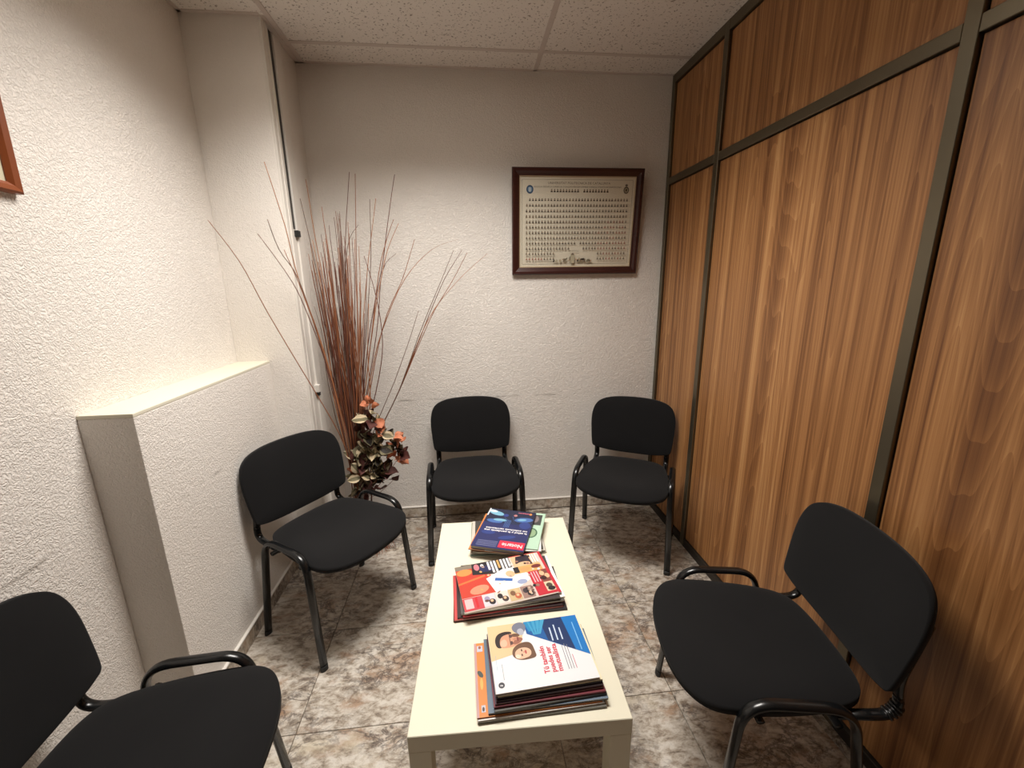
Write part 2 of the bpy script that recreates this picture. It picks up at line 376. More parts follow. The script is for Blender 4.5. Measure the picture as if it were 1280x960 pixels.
# ================================================================ CHAIRS
def cushion(bm, outline, place, front, back, nr=9, mi=0):
    """filled star-shaped pad: outline list of (u,v); front(r)/back(r) give pad height each side"""
    def side(fn, flip):
        rings = []
        for j in range(1, nr+1):
            r = math.sin(math.pi/2*j/nr); rings.append([bm.verts.new(place(u*r, v*r, fn(r))) for u, v in outline])
        c = bm.verts.new(place(0, 0, fn(0))); n = len(outline)
        for k in range(n):
            bm.faces.new((c, rings[0][k], rings[0][(k+1) % n])).material_index = mi
            for a, b in zip(rings, rings[1:]):
                bm.faces.new((a[k], b[k], b[(k+1) % n], a[(k+1) % n])).material_index = mi
        return rings[-1]
    a = side(front, 0); b = side(back, 1); n = len(outline)
    for k in range(n): bm.faces.new((a[k], b[k], b[(k+1) % n], a[(k+1) % n])).material_index = mi
def roundpoly(pts, n=8):
    """pts: (u,v,r) corners -> rounded closed outline"""
    out = []
    for i, (u, v, r) in enumerate(pts):
        p = Vector((u, v)); a = Vector(pts[i-1][:2]); b = Vector(pts[(i+1) % len(pts)][:2])
        q1 = p+(a-p).normalized()*r; q2 = p+(b-p).normalized()*r
        for k in range(n+1):
            t = k/n; q = q1*(1-t)**2+p*2*t*(1-t)+q2*t*t; out.append((q.x, q.y))
    res = []
    for i, p in enumerate(out):       # subdivide the long straight runs
        q = out[(i+1) % len(out)]; d = math.dist(p, q); k = max(1, int(d/.03))
        if d < 1e-6: continue
        for j in range(k): res.append((p[0]+(q[0]-p[0])*j/k, p[1]+(q[1]-p[1])*j/k))
    return res
def chaikin(pts, n=3):
    for _ in range(n):
        q = []
        for i, a in enumerate(pts):
            b = pts[(i+1) % len(pts)]; q += [(a[0]*.75+b[0]*.25, a[1]*.75+b[1]*.25), (a[0]*.25+b[0]*.75, a[1]*.25+b[1]*.75)]
        pts = q
    return pts
def mirror(half): return half+[(-u, v) for u, v in half[::-1]]
SEAT_OUT = chaikin(mirror([(.07, -.268), (.150, -.252), (.205, -.222), (.232, -.185), (.240, -.13), (.236, -.03), (.222, .08), (.200, .168), (.160, .210), (.07, .224)]))
BZ0, BZ1 = .495, .812; BZM = (BZ0+BZ1)/2
BACK_OUT = chaikin(mirror([(.08, -.166), (.170, -.156), (.206, -.146), (.226, -.138), (.232, -.118), (.238, -.06), (.244, .015), (.240, .075), (.220, .124), (.170, .152), (.08, .165)]))
def seat_place(u, v, h):
    dip = -.012*max(0, 1-(u/.2)**2)*max(0, 1-((v)/.2)**2); drop = -.018*max(0, (-v-.12)/.14)**2
    return Vector((u, v, .446+h+dip+drop))
def back_place(u, v, h):
    # h positive towards the sitter (-y)
    curve = -.42*u*u
    return Vector((u, .262+curve+v*.20-h, BZM+v+.0*h))
def make_chair(loc, rz, label):
    t = empty('visitor_chair', loc, rz, label, 'chair', 'black upholstered visitor chairs around the coffee table')
    bm = bmesh.new(); cushion(bm, SEAT_OUT, seat_place, lambda r: .018*(1-r**8)+.005, lambda r: -.014)
    fin('seat', bm, M_fabric, t, True)
    bm = bmesh.new(); cushion(bm, [(u*.985, v*.985) for u, v in SEAT_OUT], seat_place, lambda r: -.0135, lambda r: -.016-.010*(1-r**3), nr=5)
    fin('seat_shell', bm, M_shell, t, True)
    bm = bmesh.new(); cushion(bm, BACK_OUT, back_place, lambda r: .015*(1-r**5)+.006, lambda r: -.010)
    fin('backrest', bm, M_fabric, t, True)
    bm = bmesh.new(); cushion(bm, [(u*.99, v*.99) for u, v in BACK_OUT], back_place, lambda r: -.0095, lambda r: -.012-.016*(1-r**4), nr=6)
    fin('back_shell', bm, M_shell, t, True)
    for s in (-1, 1):
        x0, x1 = s*.2485, s*.262
        bm = bmesh.new(); path = fillet([(x1, -.178, .0), (x0, -.132, .486), (x0, .128, .486), (x1, .200, .0)], [.075, .075], 8)
        sweep(bm, path, .0160, .0100, (1, 0, 0), 14); f = fin('leg_frame', bm, M_tube, t, True)
        for q0, q1 in ((path[0], path[1]), (path[-1], path[-2])):
            e = q0+(q1-q0).normalized()*.022
            bm = bmesh.new(); sweep(bm, [q0, e], .0164, .0104, (1, 0, 0), 14); fin('foot_cap', bm, M_cap, f, True)
        xb = s*.206
        bm = bmesh.new(); path = fillet([(xb, .10, .418), (xb, .275, .424), (xb, .243, .52), (xb, .283, .70)], [.07, .05], 8)
        sweep(bm, path, .0150, .0085, (1, 0, 0), 12); b = fin('back_support', bm, M_tube, t, True)
    for y in (-.085, .10):
        bm = bmesh.new(); sweep(bm, [(-.245, y, .424), (.245, y, .424)], .011, .008, (0, 1, 0), 8); fin('crossbar', bm, M_tube, t, True)
    return t
def copy_tree(o, parent=None):
    c = o.copy(); COL.objects.link(c)
    if parent: c.parent = parent
    for ch in o.children: copy_tree(ch, c)
    return c
CH = [((-.621, 1.754), .957, 'black padded chair angled against the low ledge beside the dried plant'),
      ((.003, 2.223), .042, 'black padded chair facing forward at the back wall, behind the table end'),
      ((.839, 2.088), -.50, 'black padded chair in the back right corner under the framed picture'),
      ((.814, .975), -1.75, 'black padded chair seen from above with its back to the wood partition'),
      ((-.781, .798), 1.63, 'black padded chair at the lower left, cut off by the picture edge')]
ch0 = make_chair((*CH[0][0], 0), CH[0][1], CH[0][2])
for (x, y), r, lb in CH[1:]:
    c = copy_tree(ch0); c.location = (x, y, 0); c.rotation_euler = (0, 0, r); c['label'] = lb
    if 'seen from above' in lb:      # its near back support wears a ribbed plastic sleeve
        sup = [k for k in c.children if k.name.startswith('back_support')][-1]
        bm = bmesh.new(); path = fillet([(.206, .10, .418), (.206, .275, .424), (.206, .243, .52), (.206, .283, .70)], [.07, .05], 8)
        for k in range(3, 7):
            q0, q1 = path[k], path[k+1]; sweep(bm, [q0.lerp(q1, .15), q0.lerp(q1, .75)], .0182, .0125, (1, 0, 0), 12)
        fin('ribbed_sleeve', bm, M_tube, sup, True)

# ================================================================ TABLE
TX, TY, TA, TW, TD, TH = -.1835, .7942, -.0343, .55, .917, .45
tb = empty('coffee_table', (TX, TY, 0), TA, 'low cream rectangular coffee table holding three stacks of magazines', 'table')
bm = bmesh.new(); bx(bm, (0, 0, TH-.05), (TW, TD, TH), .0015); fin('tabletop', bm, M_table, tb)
for x in (0, TW-.055):
    for y in (0, TD-.055):
        bm = bmesh.new(); bx(bm, (x+.0006, y+.0006, 0), (x+.0544, y+.0544, TH-.05), .001); fin('leg', bm, M_table, tb)

# ================================================================ MAGAZINES
def txt(s, size, mi, x, y, rot, w=None, bold=0, z=.0004, align='LEFT'):
    cu = bpy.data.curves.new('t', 'FONT'); cu.body = s; cu.size = size; cu.align_x = align; cu.offset = bold; cu.resolution_u = 2
    o = bpy.data.objects.new('t', cu); dg = bpy.context.evaluated_depsgraph_get()
    me = bpy.data.meshes.new_from_object(o)
    bpy.data.objects.remove(o)
    xs_ = [v.co.x for v in me.vertices]; sx = 1
    if w and xs_: sx = w/(max(xs_)-min(xs_))
    return (me, Matrix.Translation((x, y, z)) @ Matrix.Rotation(rot, 4, 'Z') @ Matrix.Diagonal((sx, 1, 1, 1)), mi)
class Print:
    """flat ink laid on a sheet: polygons and lettering in one mesh"""
    def __init__(s): s.bm = bmesh.new(); s.m = []; s.z = .0002
    def mi(s, m):
        if m not in s.m: s.m.append(m)
        return s.m.index(m)
    def poly(s, pts, m, z=None):
        s.z += .00001; z = s.z if z is None else z
        try: f = s.bm.faces.new([s.bm.verts.new((x, y, z)) for x, y in pts]); f.material_index = s.mi(m)
        except ValueError: return
    def rect(s, x0, y0, x1, y1, m): s.poly([(x0, y0), (x1, y0), (x1, y1), (x0, y1)], m)
    def ell(s, x, y, rx, ry, m, rot=0, n=16, a0=0, a1=2*math.pi):
        s.poly([(x+rx*math.cos(a)*math.cos(rot)-ry*math.sin(a)*math.sin(rot), y+rx*math.cos(a)*math.sin(rot)+ry*math.sin(a)*math.cos(rot)) for a in [a0+(a1-a0)*k/n for k in range(n+1 if a1-a0 < 6.2 else n)]], m)
    def text(s, t, size, m, x, y, rot=0, w=None, bold=0, align='LEFT'):
        s.z += .00001
        me, mt, _ = txt(t, size, 0, x, y, rot, w, bold, s.z, align); k = s.mi(m); me.transform(mt)
        n0 = len(s.bm.faces); s.bm.from_mesh(me); s.bm.faces.ensure_lookup_table()
        for f in s.bm.faces[n0:]: f.material_index = k
        bpy.data.meshes.remove(me)
    def build(s, name, parent, loc=(0, 0, 0), rot=(0, 0, 0)):
        me = bpy.data.meshes.new(name)
        for f in s.bm.faces:
            f.normal_update()
            if f.normal.z < 0: f.normal_flip()
        s.bm.to_mesh(me); s.bm.free()
        for m in s.m: me.materials.append(m)
        return link(name, me, parent, loc, rot)
M_paper = mat('paper_edge', (.62, .58, .52), .8)
def magazine(cx, cy, ang, w, h, z, th, cover, label, group, edge=None, spine='s', warp=0):
    """w x h sheet bundle lying at height z; cover colour material"""
    t = empty('magazine', (cx, cy, z), ang, label, 'magazine', group)
    bm = bmesh.new(); bx(bm, (-w/2+.0012, -h/2+.0012, .0006), (w/2-.0012, h/2-.0012, th-.0006), 0); fin('page_block', bm, edge or M_paper, t)
    bm = bmesh.new(); bx(bm, (-w/2, -h/2, th-.0007), (w/2, h/2, th)); bx(bm, (-w/2, -h/2, 0), (w/2, h/2, .0007))
    if spine == 's': bx(bm, (-w/2, -h/2-.0004, 0), (w/2, -h/2+.0006, th))
    if spine == 'n': bx(bm, (-w/2, h/2-.0006, 0), (w/2, h/2+.0004, th))
    if spine == 'w': bx(bm, (-w/2-.0004, -h/2, 0), (-w/2+.0006, h/2, th))
    if spine == 'e': bx(bm, (w/2-.0006, -h/2, 0), (w/2+.0004, h/2, th))
    fin('cover', bm, cover, t); return t
rnd = random.Random(7)
# ---- front stack (bottom to top)
z = TH+.0004
GF = 'magazines in the front stack'
wt = ink(226, 224, 226)
front = [ # cx,cy,ang,w,h,th,cover,spine,label
 (.147, .918, .010, .325, .222, .0060, ink(120, 118, 112), 's', 'grey magazine lying directly on the table under the front stack'),
 (.143, .917, .030, .320, .217, .0050, ink(225, 222, 218), 'e', 'magazine with white page edge, second from the bottom of the front stack'),
 (.140, .921, .020, .316, .219, .0035, ink(214, 132, 62), 'e', 'magazine with an orange cover strip sticking out left of the front stack'),
 (.163, .925, .015, .305, .222, .0055, ink(96, 112, 128), 'n', 'blue-grey covered magazine resting on the orange one in the front stack'),
 (.166, .926, .055, .288, .218, .0060, ink(88, 86, 80), 's', 'thick dark grey magazine in the lower middle of the front stack'),
 (.166, .930, .035, .287, .218, .0050, ink(112, 34, 46), 's', 'dark red magazine in the middle of the front stack'),
 (.164, .934, .050, .280, .215, .0050, ink(74, 44, 62), 'n', 'plum purple magazine just above the dark red one in the front stack'),
 (.166, .935, .045, .276, .213, .0050, ink(50, 30, 34), 's', 'blackish maroon magazine in the upper half of the front stack'),
 (.166, .938, .050, .274, .211, .0050, ink(52, 48, 62), 's', 'dark slate magazine third from the top of the front stack'),
 (.167, .939, .055, .272, .210, .0040, ink(232, 220, 186), 's', 'cream edged magazine just under the top white one of the front stack'),
 (.1610, .9395, .058, .270, .211, .0065, wt, 'w', 'white and blue magazine with two faces and red title, topmost of the front stack')]
FT = []
for cx, cy, a, w, h, th, cv, sp, lb in front:
    FT.append((magazine(cx, cy, a, w, h, z, th, cv, lb, GF, spine=sp), w, h, th)); z += th+.0003
top, w, h, th = FT[-1]
P = Print(); X = lambda u: -w/2+w*u; Y = lambda v: -h/2+h*v   # u: left->right, v: near->far
skin, skin2, hair, hair2 = ink(222, 178, 150), ink(208, 150, 120), ink(38, 24, 22), ink(104, 72, 52)
P.poly([(X(0), Y(.44)), (X(.30), Y(.52)), (X(.42), Y(1)), (X(0), Y(1))], ink(222, 190, 146))
P.poly([(X(.40), Y(1)), (X(.41), Y(.79)), (X(1), Y(.33)), (X(1), Y(1))], ink(12, 84, 150))
P.poly([(X(.40), Y(1)), (X(.44), Y(.82)), (X(.62), Y(.88)), (X(.70), Y(1))], ink(28, 128, 178))
P.poly([(X(.58), Y(1)), (X(.62), Y(.64)), (X(.80), Y(.49)), (X(.87), Y(.435)), (X(.84), Y(1))], ink(14, 44, 92))
for k in range(4): P.poly([(X(.44+.05*k), Y(1)), (X(.46+.06*k), Y(1)), (X(.50+.02*k), Y(.76)), (X(.48+.02*k), Y(.76))], ink(60, 150, 190))
P.poly([(X(.83), Y(1)), (X(.87), Y(.435)), (X(1), Y(.33)), (X(1), Y(1))], ink(14, 112, 184))
# two heads lying on their side: crown to the left, chin to the right
def blob(x, y, pts, m): P.poly([(X(x)+a*.001, Y(y)+b*.001) for a, b in chaikin(pts, 2)], m)
blob(.34, .90, [(-18, -10), (-22, 8), (-8, 22), (14, 22), (22, 4), (14, -16), (0, -22)], ink(112, 116, 132))
blob(.34, .86, [(-6, -14), (-8, 4), (6, 10), (14, -4), (8, -18)], ink(168, 170, 182))
blob(.20, .74, [(-34, -24), (-38, 0), (-30, 22), (-8, 30), (16, 26), (10, 12), (-14, 12), (-20, -4), (-18, -26)], hair)
blob(.20, .74, [(-24, -24), (-24, 0), (-14, 16), (12, 20), (26, 12), (38, -4), (34, -18), (14, -26), (-8, -28)], skin2)
blob(.20, .74, [(-24, -20), (-22, -2), (-8, 4), (-2, -10), (-8, -24)], skin)
blob(.26, .72, [(-6, -14), (8, -16), (26, -4), (26, 4), (10, 10), (4, 2)], ink(150, 96, 78))
blob(.27, .745, [(-10, 8), (6, 4), (18, 6), (14, 16), (-4, 18)], hair2)
P.rect(X(.218), Y(.64), X(.224), Y(.83), hair)
blob(.235, .68, [(-5, -6), (-5, 6), (4, 6), (4, -6)], ink(90, 60, 56)); blob(.235, .79, [(-5, -6), (-5, 6), (4, 6), (4, -6)], ink(90, 60, 56))
blob(.275, .735, [(-6, -4), (-6, 3), (6, 5), (6, -5)], ink(186, 130, 104)); blob(.305, .73, [(-2, -8), (-2, 8), (2, 7), (2, -7)], ink(120, 50, 50))
blob(.35, .53, [(-36, -14), (-34, 8), (-18, 24), (8, 30), (24, 22), (28, -6), (30, -24), (10, -28), (-18, -28)], hair2)
blob(.33, .51, [(-24, -14), (-22, 6), (-6, 16), (14, 14), (24, 2), (20, -14), (0, -20), (-14, -20)], skin)
blob(.33, .51, [(-24, -12), (-18, -2), (-6, -10), (-14, -19)], ink(236, 206, 184))
for a, b in ((-4, -8), (-3, 7)): blob(.33, .51, [(a-2, b-4), (a-2, b+4), (a+2, b+4), (a+2, b-4)], ink(86, 54, 46))
blob(.345, .51, [(-4, -2), (-4, 3), (3, 4), (3, -3)], ink(204, 148, 124)); blob(.36, .51, [(-2, -7), (-3, 0), (-2, 7), (2, 5), (2, -5)], ink(176, 70, 70))
red = ink(205, 52, 74)
for k, s in enumerate(('Tú también', 'puedes ser', 'mutualista')):
    P.text(s, .020, red, X(.545+.066*k), Y(.16+.0*k), math.pi/2, [.084, .080, .086][k], .0005)
gt = ink(120, 120, 130)
for k in range(4): P.rect(X(.735+.026*k), Y(.17), X(.741+.026*k), Y(.17+[.36, .38, .36, .20][k]), gt if k < 3 else ink(190, 90, 110))
for k in range(3): P.rect(X(.66+.052*k), Y(.62), X(.674+.052*k), Y(.62+[.22, .26, .20][k]), ink(190, 205, 225))
P.rect(X(.925), Y(.42), X(.935), Y(.88), ink(120, 180, 225))
P.ell(X(.065), Y(.10), .008, .008, ink(52, 54, 62), 0, 18); P.text('m', .009, wt, X(.052), Y(.085), 0, None, .0002)
P.rect(X(.095), Y(.16), X(.099), Y(.38), ink(120, 130, 140)); P.rect(X(.045), Y(.30), X(.048), Y(.52), ink(120, 170, 200))
P.build('cover_print', top, (0, 0, th))
# orange strip art
t3, w3, h3, th3 = FT[2]
P = Print(); P.rect(-w3/2, -h3/2, -w3/2+.006, h3/2, ink(190, 150, 150)); P.rect(-w3/2+.008, h3/2-.03, -w3/2+.024, h3/2-.010, ink(190, 190, 205)); P.ell(-w3/2+.016, h3/2-.016, .004, .005, ink(150, 90, 70))
P.rect(-w3/2+.012, -h3/2+.012, -w3/2+.022, -h3/2+.03, ink(190, 190, 200)); P.ell(-w3/2+.017, -h3/2+.02, .003, .006, ink(70, 60, 60))
P.ell(-w3/2+.014, .008, .006, .012, ink(70, 78, 70), .5); P.ell(-w3/2+.016, -.02, .004, .018, ink(240, 170, 90))
P.build('cover_print', t3, (0, 0, th3))
# ---- middle stack
pr0 = random.Random(21)
GM = 'magazines in the middle stack'; z = TH+.0004
mid = [
 (.100, 1.243, .020, .372, .215, .0050, ink(40, 36, 36), 's', 'black covered magazine lying on the table under the middle stack'),
 (.092, 1.244, .050, .356, .212, .0045, ink(196, 74, 74), 'w', 'salmon red magazine sticking out at the left foot of the middle stack'),
 (.097, 1.248, .045, .345, .215, .0050, ink(60, 44, 46), 's', 'dark brown magazine third from the bottom of the middle stack'),
 (.105, 1.252, .090, .335, .215, .0040, ink(178, 42, 52), 's', 'red edged magazine in the middle of the middle stack'),
 (.104, 1.255, .060, .340, .220, .0055, ink(92, 88, 84), 'n', 'grey magazine just above the red edged one in the middle stack'),
 (.108, 1.258, .100, .335, .220, .0055, ink(246, 244, 238), 's', 'white magazine whose edge shows brightly in the middle stack'),
 (.103, 1.258, .060, .318, .222, .0040, ink(66, 60, 60), 'n', 'dark magazine just beneath the glossy gossip magazine of the middle stack'),
 (.0960, 1.260, .176, .326, .228, .0045, ink(205, 190, 180), 's', 'red gossip magazine crowded with photos, topmost of the middle stack')]
for cx, cy, a, w, h, th, cv, sp, lb in mid:
    top = magazine(cx, cy, a, w, h, z, th, cv, lb, GM, spine=sp); z += th+.0003
P = Print(); X = lambda u: -w/2+w*u; Y = lambda v: -h/2+h*v
crim, tan, gold, navy, blk = ink(186, 42, 56), ink(226, 178, 140), ink(208, 160, 96), ink(36, 42, 84), ink(34, 30, 34)
P.rect(X(0), Y(.90), X(.30), Y(1), ink(128, 118, 104))
P.rect(X(0), Y(.28), X(.36), Y(.90), ink(194, 62, 46)); P.ell(X(.09), Y(.83), .028, .018, ink(232, 140, 76)); P.poly([(X(0), Y(.56)), (X(.30), Y(.66)), (X(.30), Y(.70)), (X(0), Y(.60))], ink(240, 110, 60))
P.ell(X(.20), Y(.40), .034, .020, ink(206, 140, 110), .2); P.ell(X(.33), Y(.78), .028, .014, gold)
P.poly([(X(.17), Y(.74)), (X(.19), Y(1)), (X(.62), Y(1)), (X(.62), Y(.74)), (X(.46), Y(.66))], blk)
P.rect(X(.26), Y(.76), X(.40), Y(.90), navy)
P.ell(X(.235), Y(.90), .010, .018, ink(200, 120, 130)); P.ell(X(.30), Y(.92), .006, .008, wt)
for k in range(7): P.rect(X(.36+.038*k), Y(.985-[.20, .28, .28, .20, .24, .24, .22][k]), X(.384+.038*k), Y(.985), wt if k != 3 else gold)
P.poly([(X(.30), Y(.60)), (X(.50), Y(.74)), (X(.74), Y(.74)), (X(.76), Y(.40)), (X(.56), Y(.24)), (X(.36), Y(.24))], ink(236, 232, 230))
P.poly([(X(.38), Y(.52)), (X(.56), Y(.43)), (X(.575), Y(.49)), (X(.40), Y(.58))], ink(48, 96, 168))
P.ell(X(.57), Y(.60), .016, .018, tan, .5); P.ell(X(.66), Y(.38), .018, .012, ink(150, 160, 190))
P.rect(X(.64), Y(.72), X(.93), Y(.985), tan); P.poly([(X(.67), Y(.80)), (X(.70), Y(.97)), (X(.84), Y(.98)), (X(.86), Y(.72))], ink(48, 40, 50)); P.ell(X(.76), Y(.77), .026, .012, tan)
for k in range(3): P.rect(X(.865+.028*k), Y(.76), X(.880+.028*k), Y(.97), wt)
P.rect(X(.62), Y(.56), X(.94), Y(.72), gold); P.rect(X(.62), Y(.58), X(.68), Y(.72), blk); P.ell(X(.75), Y(.64), .020, .010, ink(222, 150, 96)); P.ell(X(.88), Y(.66), .018, .010, ink(110, 44, 44))
P.rect(X(.76), Y(.02), X(1), Y(.56), crim)
for k in range(4): P.rect(X(.785+.03*k), Y(.30), X(.798+.03*k), Y(.54), ink(240, 170, 175))
P.rect(X(.87), Y(.28), X(.965), Y(.55), ink(120, 70, 60)); P.ell(X(.90), Y(.47), .009, .012, tan); P.ell(X(.945), Y(.40), .009, .012, tan); P.ell(X(.90), Y(.36), .010, .010, ink(60, 24, 26))
P.rect(X(.87), Y(.07), X(.965), Y(.27), ink(206, 190, 160)); P.ell(X(.915), Y(.19), .011, .011, ink(80, 66, 56)); P.ell(X(.925), Y(.12), .013, .010, blk)
P.rect(X(.97), Y(0), X(1), Y(1), crim); P.rect(X(.62), Y(.985), X(1), Y(1), crim)
P.rect(X(0), Y(.02), X(.20), Y(.27), ink(192, 66, 74)); P.rect(X(.02), Y(.06), X(.10), Y(.25), ink(224, 180, 180)); P.rect(X(.125), Y(.05), X(.15), Y(.26), ink(196, 36, 44))
for k, c in enumerate((ink(206, 200, 206), ink(222, 206, 196), ink(196, 172, 130), ink(150, 120, 110))):
    x0 = .20+.135*k; P.rect(X(x0), Y(.03), X(x0+.128), Y(.27), c); P.ell(X(x0+.045), Y(.18), .009, .012, [ink(150, 140, 170), blk, ink(120, 84, 60), ink(60, 50, 56)][k]); P.ell(X(x0+.09), Y(.11), .011, .013, [blk, ink(60, 50, 50), ink(180, 90, 60), blk][k]); P.ell(X(x0+.088), Y(.13), .005, .006, tan)
for k in range(26):
    u, v = pr0.uniform(.22, .92), pr0.uniform(.06, .94); P.ell(X(u), Y(v), pr0.uniform(.003, .007), pr0.uniform(.003, .008), [tan, blk, gold, ink(150, 110, 96), ink(220, 214, 210), ink(96, 58, 50), ink(176, 150, 140)][k % 7], pr0.uniform(0, 3), 7)
for k in range(9): P.rect(X(.66+.03*(k % 3)), Y(.08+.06*(k//3)), X(.68+.03*(k % 3)), Y(.12+.06*(k//3)), [blk, ink(190, 170, 150), ink(110, 80, 70)][k % 3])
P.build('cover_print', top, (0, 0, th))
# ---- back stack
GB = 'magazines in the back stack'; z = TH+.0004
back = [
 (.128, 1.560, -.020, .300, .228, .0050, ink(178, 172, 160), 's', 'pale grey magazine lying on the table under the back stack'),
 (.122, 1.562, -.035, .290, .232, .0045, ink(88, 104, 92), 's', 'grey-green magazine second from the bottom of the back stack'),
 (.127, 1.563, -.050, .296, .230, .0045, ink(196, 190, 178), 'n', 'light grey magazine third from the bottom of the back stack'),
 (.130, 1.563, -.030, .272, .222, .0045, ink(66, 64, 62), 's', 'dark grey magazine in the lower half of the back stack'),
 (.116, 1.560, -.230, .220, .268, .0050, ink(104, 84, 60), 'w', 'brown covered magazine poking out left of the back stack'),
 (.150, 1.555, -.200, .225, .245, .0045, ink(58, 34, 34), 's', 'dark maroon magazine in the upper half of the back stack'),
 (.110, 1.552, -.310, .218, .262, .0045, ink(214, 130, 72), 'w', 'magazine with an orange cover corner at the left of the back stack'),
 (.158, 1.545, -.16, .220, .255, .0045, ink(232, 230, 222), 'n', 'white magazine whose corner shows at the far end of the back stack'),
 (.178, 1.560, -.30, .198, .262, .0045, ink(176, 206, 182), 'e', 'mint green booklet with an oval emblem in the back stack'),
 (.1210, 1.5480, -.335, .210, .284, .0120, ink(38, 44, 92), 'n', 'thick dark blue magazine with a red title box, topmost of the back stack')]
BT = []
for cx, cy, a, w, h, th, cv, sp, lb in back:
    BT.append((magazine(cx, cy, a, w, h, z, th, cv, lb, GB, spine=sp, edge=ink(150, 140, 126) if th > .01 else None), w, h, th)); z += th+.0003
top, w, h, th = BT[-1]
P = Print(); X = lambda u: -w/2+w*u; Y = lambda v: -h/2+h*v
P.rect(X(0), Y(.62), X(1), Y(1), ink(30, 36, 62))
cy_, lb_, mb_ = ink(120, 172, 196), ink(70, 104, 164), ink(46, 62, 124)
P.ell(X(.19), Y(.88), .036, .016, cy_, -.3); P.ell(X(.10), Y(.93), .020, .010, ink(200, 228, 236), -.2); P.ell(X(.40), Y(.84), .012, .012, mb_)
P.ell(X(.22), Y(.66), .036, .014, lb_, -.1); P.ell(X(.32), Y(.70), .030, .010, cy_, 0); P.ell(X(.80), Y(.76), .040, .018, lb_, .2); P.ell(X(.76), Y(.76), .020, .008, cy_, .2)
P.ell(X(.86), Y(.62), .024, .026, mb_, .4); P.ell(X(.60), Y(.86), .008, .008, ink(180, 120, 120)); P.ell(X(.20), Y(.36), .030, .014, mb_); P.ell(X(.60), Y(.28), .036, .012, mb_, .3)
for k in range(5): x = X(.44+.025*k); P.poly([(x, Y(.52)), (x+.0022, Y(.52)), (x+.002, Y(.72)), (x, Y(.72))], lb_)
for k in range(6):
    a = .4+.5*k; x, y = X(.66), Y(.62); P.poly([(x, y), (x+.075*math.cos(a), y+.06*math.sin(a)), (x+.075*math.cos(a)+.0015, y+.06*math.sin(a)+.0015)], lb_)
P.text('la salud y la pandemia una', .0155, wt, X(.955), Y(.43), math.pi, .180, .0005)
P.text('no soluciona territorios', .0155, wt, X(.945), Y(.485), math.pi, .175, .0005)
P.rect(X(.50), Y(.035), X(.985), Y(.195), ink(212, 46, 70)); P.text('Notarie', .030, ink(245, 214, 214), X(.955), Y(.145), math.pi, .082, .0006)
for k in range(4): P.rect(X(.08), Y(.04+.035*k), X(.47), Y(.052+.035*k), ink(120, 124, 160))
P.text('OPINION', .010, ink(220, 110, 130), X(.88), Y(.955), math.pi, .05, .0003); P.ell(X(.90), Y(.935), .006, .007, ink(236, 140, 70))
P.rect(X(0), Y(.80), X(.03), Y(1), ink(210, 214, 218))
P.build('cover_print', top, (0, 0, th))
g, w, h, th = BT[-2]
P = Print(); P.rect(w/2-.075, h/2-.095, w/2-.012, h/2-.014, ink(66, 68, 66)); P.ell(w/2-.040, h/2-.050, .016, .028, ink(128, 116, 116)); P.ell(w/2-.045, h/2-.155, .028, .036, ink(70, 104, 78)); P.ell(w/2-.045, h/2-.155, .022, .029, ink(142, 168, 132))
P.build('cover_print', g, (0, 0, th))

# ================================================================ FRAMED CLASS PICTURE
FW, FH = .752, .572
fx, fz = .646, 1.833
fr = empty('framed_picture', (fx, YB-.006, fz-FH/2), 0, 'dark mahogany framed class composite of tiny portraits on the back wall', 'picture', rot=(R_(5.5), 0, R_(0)))
# local: x right, z up, -y to the room
def molding(bm, w, h, fwid, prof, z0=0):
    """mitred picture frame from profile (inset, depth) points; frame bottom edge at z0"""
    loops = []
    for ins, dep in prof:
        a, b, c, d = -w/2+ins, w/2-ins, z0+ins, z0+h-ins
        loops.append([bm.verts.new((x, -dep, z)) for x, z in ((a, c), (b, c), (b, d), (a, d))])
    n = len(loops)
    for i in range(n):
        A, B = loops[i], loops[(i+1) % n]
        for k in range(4): bm.faces.new((A[k], A[(k+1) % 4], B[(k+1) % 4], B[k]))
bm = bmesh.new(); molding(bm, FW, FH, .042, [(0, 0), (0, .020), (.006, .026), (.018, .024), (.030, .016), (.040, .012), (.042, .010), (.042, 0)]); fin('frame', bm, M_mahog, fr)
bm = bmesh.new(); molding(bm, FW-.082, FH-.082, .004, [(0, .004), (0, .0115), (.004, .0105), (.004, .004)], .041); fin('inner_lip', bm, ink(170, 150, 120), fr)
M_ivory = mat('ivory_print', srgb(220, 212, 192), .6)
bm = bmesh.new(); bx(bm, (-FW/2+.04, -.006, .04), (FW/2-.04, -.001, FH-.04)); fin('print_sheet', bm, M_ivory, fr)
P = Print(); PW, PH = FW-.09, FH-.09; X = lambda u: -PW/2+PW*u; Y = lambda v: -PH/2+PH*v
dk, md, tn, rd = ink(62, 54, 46), ink(112, 100, 84), ink(176, 150, 122), ink(140, 84, 72)
ln = ink(120, 112, 92)
for x0, y0, x1, y1 in ((.03, .028, .97, .031), (.03, .969, .97, .972), (.018, .04, .020, .96), (.980, .04, .982, .96)): P.rect(X(x0), Y(y0), X(x1), Y(y1), ln)
for cx, cy, a in ((.03, .044, math.pi), (.97, .044, 1.5*math.pi), (.97, .956, 0), (.03, .956, .5*math.pi)):
    q = [(X(cx)+.0085*math.cos(a+t*math.pi/10), Y(cy)+.0085*math.sin(a+t*math.pi/10)) for t in range(6)]; q2 = [(X(cx)+.0070*math.cos(a+t*math.pi/10), Y(cy)+.0070*math.sin(a+t*math.pi/10)) for t in range(6)]
    P.poly(q+q2[::-1], ln)
P.text('UNIVERSITAT POLITECNICA DE CATALUNYA', .017, md, X(.51), Y(.922), 0, PW*.54, 0, 'CENTER')
